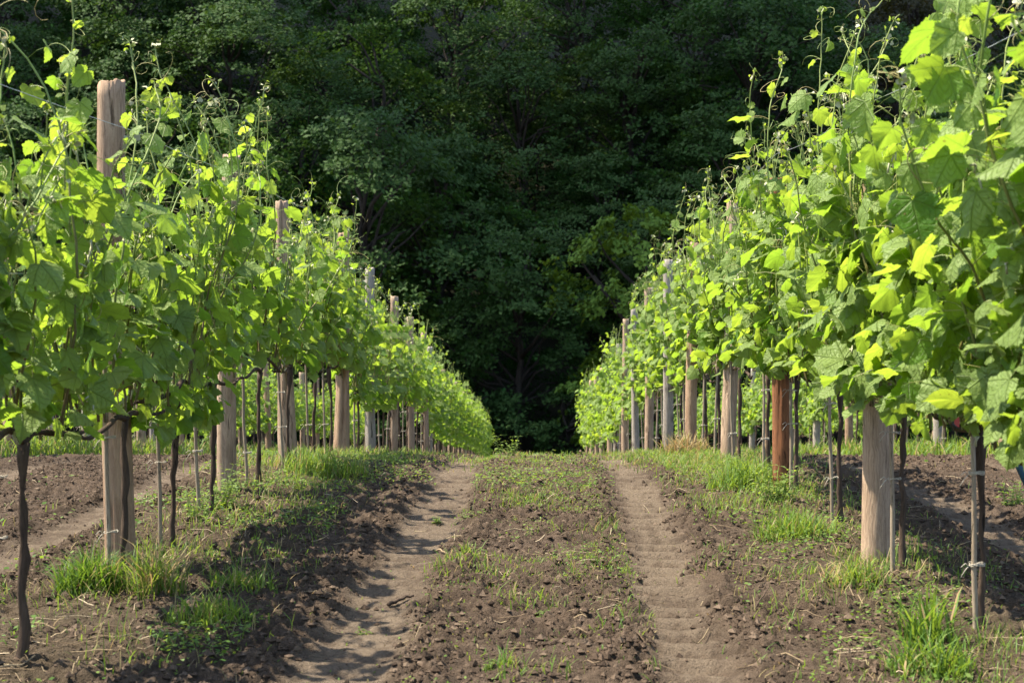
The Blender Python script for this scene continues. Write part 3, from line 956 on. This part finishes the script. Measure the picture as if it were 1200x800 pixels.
# ------------------------------------------------------------------ grass (uncountable)
def blades(x, y, h, wdt, var, lean, rs):
    n = len(x)
    z = ground_z(x, y) - .008
    az = rs.uniform(0, 2 * math.pi, n); ca, sa = np.cos(az), np.sin(az)
    face = az + rs.uniform(-.6, .6, n) + math.pi / 2
    wx, wy = np.cos(face) * wdt * .5, np.sin(face) * wdt * .5
    out = []
    for t, wf in ((0, 1.0), (.4, .9), (.75, .6)):
        b = lean * h * t ** 1.8; zz = z + h * t * (1 - .28 * lean * t)
        cx, cyy = x + ca * b, y + sa * b
        out.append(np.stack([cx - wx * wf, cyy - wy * wf, zz], -1)); out.append(np.stack([cx + wx * wf, cyy + wy * wf, zz], -1))
    b = lean * h
    out.append(np.stack([x + ca * b, y + sa * b, z + h * (1 - .35 * lean)], -1))
    v = np.stack(out, 1).reshape(-1, 3)
    k = np.arange(n) * 7
    q = np.concatenate([np.stack([k, k + 1, k + 3, k + 2], -1), np.stack([k + 2, k + 3, k + 5, k + 4], -1)])
    t = np.stack([k + 4, k + 5, k + 6], -1)
    return v, [q, t], np.repeat(var, 7)

def scatter_grass():
    rs = np.random.RandomState(21)
    mb = MB()
    def put(n, xr, yr, dens, h, w, varc, dry, clump=.0):
        x = rs.uniform(xr[0], xr[1], n); y = yr[0] + (yr[1] - yr[0]) * rs.rand(n) ** 1.25
        p = dens(x, y)
        keep = rs.rand(n) < p
        x, y, p = x[keep], y[keep], p[keep]
        if len(x) == 0: return
        hh = h * (.25 + 1.25 * rs.rand(len(x)) ** 1.8) * (.6 + .6 * p)
        var = np.clip(rs.normal(varc, .10, len(x)), 0, .62)
        d = rs.rand(len(x)) < dry * 1.3
        var = np.where(d, rs.uniform(.68, .95, len(x)), var)
        v, f, vv = blades(x, y, hh, w * rs.uniform(.6, 1.3, len(x)) * (1 + np.clip(y - 8, 0, 20) * .03), var, rs.uniform(.1, 1.0, len(x)), rs)
        mb.add(v, f, 0, vv)
    def patch(sc, seed, lo, hi):
        return lambda x, y: sstep(lo, hi, fbm(x * sc, y * sc, 4, seed))
    trk = lambda x, y: 1 - tracks(x, y)[0]
    for row, n0 in (('L1', 34000), ('R1', 60000)):
        c = ROWS[row]; inner = .42 if row == 'R1' else .30
        sgn = 1 if row == 'L1' else -1
        p1 = patch(1.6, 41 if row == 'L1' else 45,   .47, .60)
        put(n0, (c - 1.0, c + 1.0), (3.4, 14), lambda x, y, c=c, s=sgn, i=inner: p1(x, y) * sstep(3, 9, y + 1.5 * (s < 0)) * np.exp(-((x - c - s * i * .7) / (.36 + .02 * y)) ** 2) * trk(x, y), .065, .0042, .44, .16)
        p3 = patch(2.3, 47 if row == 'L1' else 49, .50, .60)
        put(n0 // 3, (c - .8, c + .9), (3.4, 12), lambda x, y, c=c, s=sgn: p3(x, y) * np.exp(-((x - c - s * .15) / .5) ** 2) * trk(x, y), .095, .004, .42, .22)
        put(15000, (c - .9, c + .9), (10, 32), lambda x, y, c=c: .9 * np.exp(-((x - c) / .6) ** 2) * sstep(.42, .6, fbm(x * 1.7, y * 1.7, 3, 99)), .10, .007, .46, .26)
    pc = patch(2.2, 61, .46, .64)
    put(42000, (-.45, .5), (3.8, 12.5), lambda x, y: pc(x, y) * sstep(3.5, 8.5, y) * trk(x, y) * .8, .035, .0042, .42, .18)
    put(9000, (-.45, .5), (3.8, 9), lambda x, y: patch(3.0, 67, .52, .64)(x, y) * trk(x, y), .06, .0045, .42, .12)
    put(9000, (-1.3, 1.3), (3.8, 9), lambda x, y: .22 + 0 * x, .02, .008, .45, .2)
    put(26000, (-1.4, 1.4), (10.2, 15), lambda x, y: (.15 + .5 * (fbm(x * 2, y * 2, 3, 71) > .52)) * sstep(9.8, 12, y), .06, .006, .44, .25)
    for r2 in ('L2', 'R2'):
        c = ROWS[r2]
        put(26000, (c - .9, c + .9), (9, 34), lambda x, y, c=c: patch(1.2, 81, .35, .5)(x, y) * np.exp(-((x - c) / .6) ** 2), .22, .012, .45, .16)
    for x0, x1 in ((-4.9, -2.0), (1.9, 4.8)):
        put(9000, (x0, x1), (4, 24), lambda x, y: patch(1.8, 83, .55, .68)(x, y) * .5 * trk(x, y), .06, .007, .4, .2)
    def cover(n, xr, yr, dens, size, hmax, varc):
        x = rs.uniform(xr[0], xr[1], n); y = yr[0] + (yr[1] - yr[0]) * rs.rand(n) ** 1.3
        k = rs.rand(n) < dens(x, y); x, y = x[k], y[k]; n = len(x)
        c = np.stack([x, y, ground_z(x, y) + hmax * rs.rand(n) ** 1.5], -1)
        nr = rs.normal(size=(n, 3)) * .45 + np.array([0, 0, 1]); nr /= np.linalg.norm(nr, axis=1, keepdims=True)
        a = rs.uniform(0, 6.28, n); t = np.stack([np.cos(a), np.sin(a), rs.uniform(-.2, .5, n)], -1)
        b = np.cross(nr, t); sz = (size * rs.uniform(.5, 1.3, n))[:, None]
        v = np.stack([c - t * sz * .5, c + b * sz * .3, c + t * sz * .55, c - b * sz * .3], 1).reshape(-1, 3)
        i = np.arange(n) * 4
        mb.add(v, [np.stack([i, i + 1, i + 2, i + 3], -1)], 0, np.repeat(np.clip(rs.normal(varc, .12, n), 0, .62), 4))
    cm_ = lambda sc, sd_, lo, hi: (lambda x, y: sstep(lo, hi, fbm(x * sc, y * sc, 4, sd_)) * trk(x, y))
    cover(52000, (-.5, .55), (3.8, 12.5), lambda x, y: cm_(3.2, 161, .50, .74)(x, y) * (.08 + .75 * sstep(4, 8, y)), .013, .03, .47)
    cover(40000, (-2.3, -1.0), (3.6, 13), cm_(2.6, 162, .50, .68), .020, .06, .42)
    cover(46000, (.85, 2.1), (3.6, 13), lambda x, y: cm_(2.6, 163, .46, .68)(x, y) * (.08 + .92 * np.exp(-((x - 1.42) / .28) ** 2)), .018, .06, .47)
    cover(16000, (-1.5, 1.6), (9, 14), cm_(2.6, 164, .46, .66), .022, .05, .47)
    cover(14000, (-5, 5), (4, 24), lambda x, y: cm_(1.6, 165, .52, .68)(x, y) * (np.abs(x) > 1.9), .03, .04, .4)
    o = link("grass", mb.mesh("grass", [M['grass']]))
    tag(o, "uneven green and straw-coloured grass growing along the vine rows and track middle", "grass", kind="stuff")
scatter_grass()

def scatter_clods():
    rs = np.random.RandomState(33); mb = MB()
    ico = np.array([[1, 0, 0], [-1, 0, 0], [0, 1, 0], [0, -1, 0], [0, 0, 1], [0, 0, -1.0]])
    fi = np.array([[0, 2, 4], [2, 1, 4], [1, 3, 4], [3, 0, 4], [2, 0, 5], [1, 2, 5], [3, 1, 5], [0, 3, 5]])
    n = 300000
    x = rs.uniform(-4.4, 4.6, n); y = 3.4 + 11 * rs.rand(n) ** 1.8
    tm = tracks(x, y)[0]
    p = (1 - tm * .96) * (.3 + .7 * sstep(.35, .6, fbm(x * 2.5, y * 2.5, 3, 91))) * (.55 + .45 * np.clip(tracks(x, y)[1] + (np.abs(x) > 2), 0, 1))
    k = rs.rand(n) < p; x, y = x[k], y[k]; n = len(x)
    s = .004 + .017 * rs.rand(n) ** 4.5
    z = ground_z(x, y) + s * .15
    v = ico[None] * rs.uniform(.55, 1.35, (n, 6, 1)) ** 1.3 * s[:, None, None] * np.array([1, 1, .75])
    a = rs.uniform(0, 6.28, n); ca, sa = np.cos(a)[:, None], np.sin(a)[:, None]
    vx = v[..., 0] * ca - v[..., 1] * sa; vy = v[..., 0] * sa + v[..., 1] * ca
    v = np.stack([vx + x[:, None], vy + y[:, None], v[..., 2] + z[:, None]], -1).reshape(-1, 3)
    f = (fi[None] + (np.arange(n) * 6)[:, None, None]).reshape(-1, 3)
    mb.add(v, [f], 0, np.repeat(rs.uniform(0, 1, n), 6))
    tag(link("soil_crumbs", mb.mesh("soil_crumbs", [M['clod']], False)), "dark crumbly clods of tilled soil on the ground", "soil", kind="stuff")
    # straw litter
    mb = MB(); n = 6000
    x = rs.uniform(-3.6, 3.8, n); y = 3.5 + 10 * rs.rand(n) ** 1.5
    p = np.clip(.22 + .9 * verge(x), 0, 1) * (1 - tracks(x, y)[0] * .85); k = rs.rand(n) < p; x, y = x[k], y[k]
    for xx, yy in zip(x, y):
        L = rs.uniform(.03, .16); a = rs.uniform(0, 6.28); m = 4
        t = np.linspace(-.5, .5, m); bend = rs.uniform(-.25, .25)
        px = xx + L * (t * math.cos(a) - bend * t * t * math.sin(a)); py = yy + L * (t * math.sin(a) + bend * t * t * math.cos(a))
        pz = ground_z(px, py) + .006 + rs.uniform(0, .014)
        v, f = tube(np.stack([px, py, pz], -1), rs.uniform(.0010, .0026), 3, False); mb.add(v, f, 0, rs.rand() ** 1.5)
    tag(link("straw_litter", mb.mesh("straw_litter", [M['straw']])), "dry straw and stem litter strewn on the soil along the rows", "straw", kind="stuff")
scatter_clods()

# ------------------------------------------------------------------ single weeds, tufts and litter
def at(px, d, f=1667.0):
    return (px - 612) / f * d

def tuft(name, x, y, n, h, spread, varc, dry, label, group=None, w=.006, cat="grass tuft"):
    rs = np.random.RandomState(int(abs(x * 1000) + y * 77))
    aa = rs.uniform(0, 6.283, n); r1 = spread * 1.7 * rs.rand(n) ** .8; xx = x + r1 * np.cos(aa); yy = y + r1 * np.sin(aa) * .8
    var = np.where(rs.rand(n) < dry, rs.uniform(.7, 1.0, n), np.clip(rs.normal(varc, .1, n), 0, .62))
    v, f, vv = blades(xx, yy, h * (.25 + .95 * rs.rand(n) ** 1.4) * np.exp(-.5 * (((xx - x) ** 2 + (yy - y) ** 2) / (2.2 * spread) ** 2)), w * rs.uniform(.7, 1.2, n), var, rs.uniform(.1, 1.1, n), rs)
    z0 = GZ(x, y)
    mb = MB(); mb.add(v - np.array([x, y, z0]), f, 0, vv)
    tag(link(name, mb.mesh(name, [M['grass']]), None, (x, y, z0)), label, cat, group)

tuft("grass_tuft", at(100, 5.75), 5.75, 1000, .20, .085, .20, .12, "dense dark green grass tuft left of the left row's front post", "grass tufts")
tuft("grass_tuft", at(175, 5.7), 5.7, 420, .27, .07, .38, .42, "tall seeding grass tuft around the left row's front post", "grass tufts")
tuft("grass_tuft", at(275, 5.9), 5.9, 360, .11, .10, .40, .10, "fresh green grass tuft just right of the left row's front post", "grass tufts")
tuft("grass_tuft", at(1085, 4.95), 4.95, 170, .26, .06, .28, .06, "long-bladed grass tuft beside the right row's nearest stake", "grass tufts", .008)
tuft("grass_tuft", at(800, 12.3), 12.3, 700, .24, .13, .4, .95, "rusty dry grass tuft by the right row's fourth post", "grass tufts", .008)
tuft("grass_tuft", at(875, 8.9), 8.9, 800, .22, .16, .44, .06, "lush pale green grass tuft before the right row's second post", "grass tufts", .007)
tuft("grass_tuft", at(1000, 5.9), 5.9, 420, .15, .085, .48, .30, "yellowish grass tuft at the foot of the right row's front post", "grass tufts")
tuft("grass_tuft", at(375, 9.6), 9.6, 900, .22, .17, .46, .05, "lush bright grass tuft before the left row's third post", "grass tufts", .007)
tuft("grass_tuft", at(240, 5.35), 5.35, 420, .13, .10, .44, .15, "yellow-green grass tuft in front of the left row's front post, nearer the viewer", "grass tufts")
tuft("grass_tuft", at(930, 7.1), 7.1, 700, .17, .13, .46, .08, "bright grass tuft between the right row's front post and the red-brown post", "grass tufts")
tuft("grass_tuft", at(542, 6.55), 6.55, 70, .09, .028, .42, .05, "small upright grass tuft at the left track's inner edge", "grass tufts")
tuft("grass_tuft", at(1090, 4.6), 4.6, 300, .17, .09, .36, .10, "thin foreground grass tuft near the bottom of the right row", "grass tufts", .007)
tuft("grass_tuft", at(590, 4.75), 4.75, 14, .13, .02, .4, .15, "few lone tall blades in the track middle, nearest the viewer", "grass tufts", .005)

def weed(name, x, y, stems, h, leaf, varc, label, ground=False, group=None):
    rs = np.random.RandomState(int(abs(x * 900) + y * 31) + 5)
    mb = MB(); z0 = GZ(x, y)
    for s in range(stems):
        a = rs.uniform(0, 6.28); rr = rs.uniform(0, .015 + .07 * (stems > 5))
        p = np.array([math.cos(a) * rr, math.sin(a) * rr, -.01]); d = unit(np.array([math.cos(a) * .35, math.sin(a) * .35, 1.0]))
        L = h * rs.uniform(.55, 1.1); n = max(3, int(L / .03)); pts = [p]
        for i in range(n): d = unit(d + rs.normal(size=3) * .08); pts.append(pts[-1] + d * L / n)
        v, f = tube(np.array(pts), np.linspace(.003, .0012, n + 1), 4, False); mb.add(v, f, 1, .65)
        for i in range(1, n + 1):
            for k in range(2):
                b = a + k * math.pi + i * 1.57 + rs.normal() * .3
                o = np.array([math.cos(b), math.sin(b), rs.uniform(-.15, .5)])
                sz = leaf * rs.uniform(.7, 1.2) * (1 - .4 * i / n)
                mid = pts[i] + o * sz * .5; tip = pts[i] + o * sz + np.array([0, 0, -.25 * sz]); w = np.cross(unit(o), [0, 0, 1]) * sz * .22
                mb.add(np.array([pts[i], mid + w, tip, mid - w, mid + np.array([0, 0, -.03 * sz])]), [np.array([[0, 4, 1], [1, 4, 2], [2, 4, 3], [3, 4, 0]])], 0,
                       np.clip(rs.normal(varc, .1), 0, 1), np.array([[0, 0, 0], [.3, .5, 0], [0, 1, 0], [-.3, .5, 0], [0, .5, 0]]))
    tag(link(name, mb.mesh(name, [M['vine_leaf'], M['cane']]), None, (x, y, z0)), label, "weed", group)
weed("leafy_weed", at(905, 8.1), 8.1, 11, .24, .085, .92, "bright yellow-green leafy weed in front of the red-brown post", group="weeds")
weed("leafy_weed", at(245, 7.9), 7.9, 12, .26, .075, .72, "bushy green weed before the left row's second post", group="weeds")
weed("leafy_weed", at(225, 7.5), 7.5, 9, .14, .06, .45, "low dark leafy weed between the left row's front two posts", group="weeds")
weed("leafy_weed", at(590, 12.4), 12.4, 10, .20, .07, .62, "leafy weed on the crest at the left row's inner edge", group="weeds")
weed("leafy_weed", at(508, 7.8), 7.8, 4, .05, .05, .85, "small bright seedling standing in the left wheel track", group="weeds")
weed("leafy_weed", at(632, 5.45), 5.45, 3, .05, .05, .62, "tiny green seedling in the middle of the dark track strip", group="weeds")
weed("leafy_weed", at(420, 5.3), 5.3, 4, .04, .045, .88, "flat yellowish seedling low in the left wheel track", group="weeds")
weed("leafy_weed", at(572, 4.72), 4.72, 4, .04, .04, .7, "tiny seedling at the very bottom of the track strip", group="weeds")
weed("leafy_weed", at(1190, 8.3), 8.3, 12, .17, .07, .40, "green weed patch on the soil at the right edge", group="weeds")

def stick(name, pts, r, mat, label, cat, tapered=.5):
    pts = np.array(pts, float)
    pts[:, 2] += ground_z(pts[:, 0], pts[:, 1])
    t = np.linspace(0, 1, len(pts)); tt = np.linspace(0, 1, 9)
    p = np.stack([np.interp(tt, t, pts[:, j]) for j in range(3)], -1)
    p[1:-1] += np.random.RandomState(len(label)).normal(size=(7, 3)) * r * .35
    mb = MB(); v, f = tube(p - p[0], np.linspace(r, r * tapered, 9), 7, True, .12); mb.add(v, f)
    tag(link(name, mb.mesh(name, [M[mat]]), None, tuple(p[0])), label, cat)
yk = 5.75
stick("fallen_twig", [(at(450, yk), yk, .012), (at(464, yk + .04), yk + .04, .02), (at(480, yk + .1), yk + .10, .015)], .009, 'vine_bark', "dark short twig lying across the left wheel track", "twig")
stick("fallen_twig", [(at(503, 6.9), 6.95, .012), (at(512, 6.85), 6.85, .018), (at(522, 6.7), 6.75, .012)], .005, 'straw', "thin pale twig on the left track's inner edge", "twig")
stick("fallen_twig", [(at(880, 5.5), 5.5, .0), (at(890, 5.55), 5.55, .05), (at(900, 5.6), 5.6, .10)], .004, 'vine_bark', "thin dark twig sticking up beside the right wheel track", "twig")
# dry leaf
def dry_leaf(x, y, L, label):
    t = np.linspace(0, 1, 7); w = L * .16 * np.sin(math.pi * np.clip(t, .03, .97)) ** .8
    z = L * .10 * np.sin(math.pi * t) + .012
    v = np.concatenate([np.stack([t * L, w, z], -1), np.stack([t * L, 0 * t, z - .008], -1), np.stack([t * L, -w, z], -1)])
    i = np.arange(6); q = np.concatenate([np.stack([i, i + 1, i + 8, i + 7], -1), np.stack([i + 7, i + 8, i + 15, i + 14], -1)])
    mb = MB(); mb.add(v, [q], 0, .5)
    o = link("dry_leaf", mb.mesh("dry_leaf", [M['dry']]), None, (x, y, GZ(x, y))); o.rotation_euler = (0, .05, -.25)
    tag(o, label, "leaf")
dry_leaf(at(660, 5.4), 5.42, .085, "curled tan dry leaf lying on the dark track strip")

# blue plastic hose end and the red tag at the right edge
pts = [(at(1187, 5.9), 5.9, .62), (at(1194, 5.9), 5.9, .55), (at(1206, 5.9), 5.9, .46), (at(1230, 5.9), 5.92, .38), (at(1270, 5.9), 5.95, .30), (at(1310, 5.9), 5.98, .12), (at(1320, 5.9), 6.0, -.02)]
P = np.array(pts); P[:, 2] += GZ(P[-1, 0], P[-1, 1])
mb = MB(); v, f = tube(P, .020, 10, True); mb.add(v - P[-1], f)
tag(link("water_hose", mb.mesh("water_hose", [M['blue']]), None, tuple(P[-1])), "blue plastic hose hanging under the leaves at the right edge", "hose")
mb = MB()
x, y = at(1118, 6.3), 6.3
b = .030
v = np.array([[sx * .011, sy * .003, sz * .026] for sx in (-1, 1) for sy in (-1, 1) for sz in (-1, 1)])
mb.add(v, [np.array([[0, 1, 3, 2], [4, 6, 7, 5], [0, 4, 5, 1], [2, 3, 7, 6], [0, 2, 6, 4], [1, 5, 7, 3]])])
v, f = tube(np.array([[0, 0, .024], [.004, .002, .06], [0, .0, .12]]), .0016, 4, True); mb.add(v, f)
tag(link("plant_tag", mb.mesh("plant_tag", [M['red']], False), None, (x, y, .655 + GZ(x, y))), "small red plastic tag hanging below the right row's leaves", "tag")
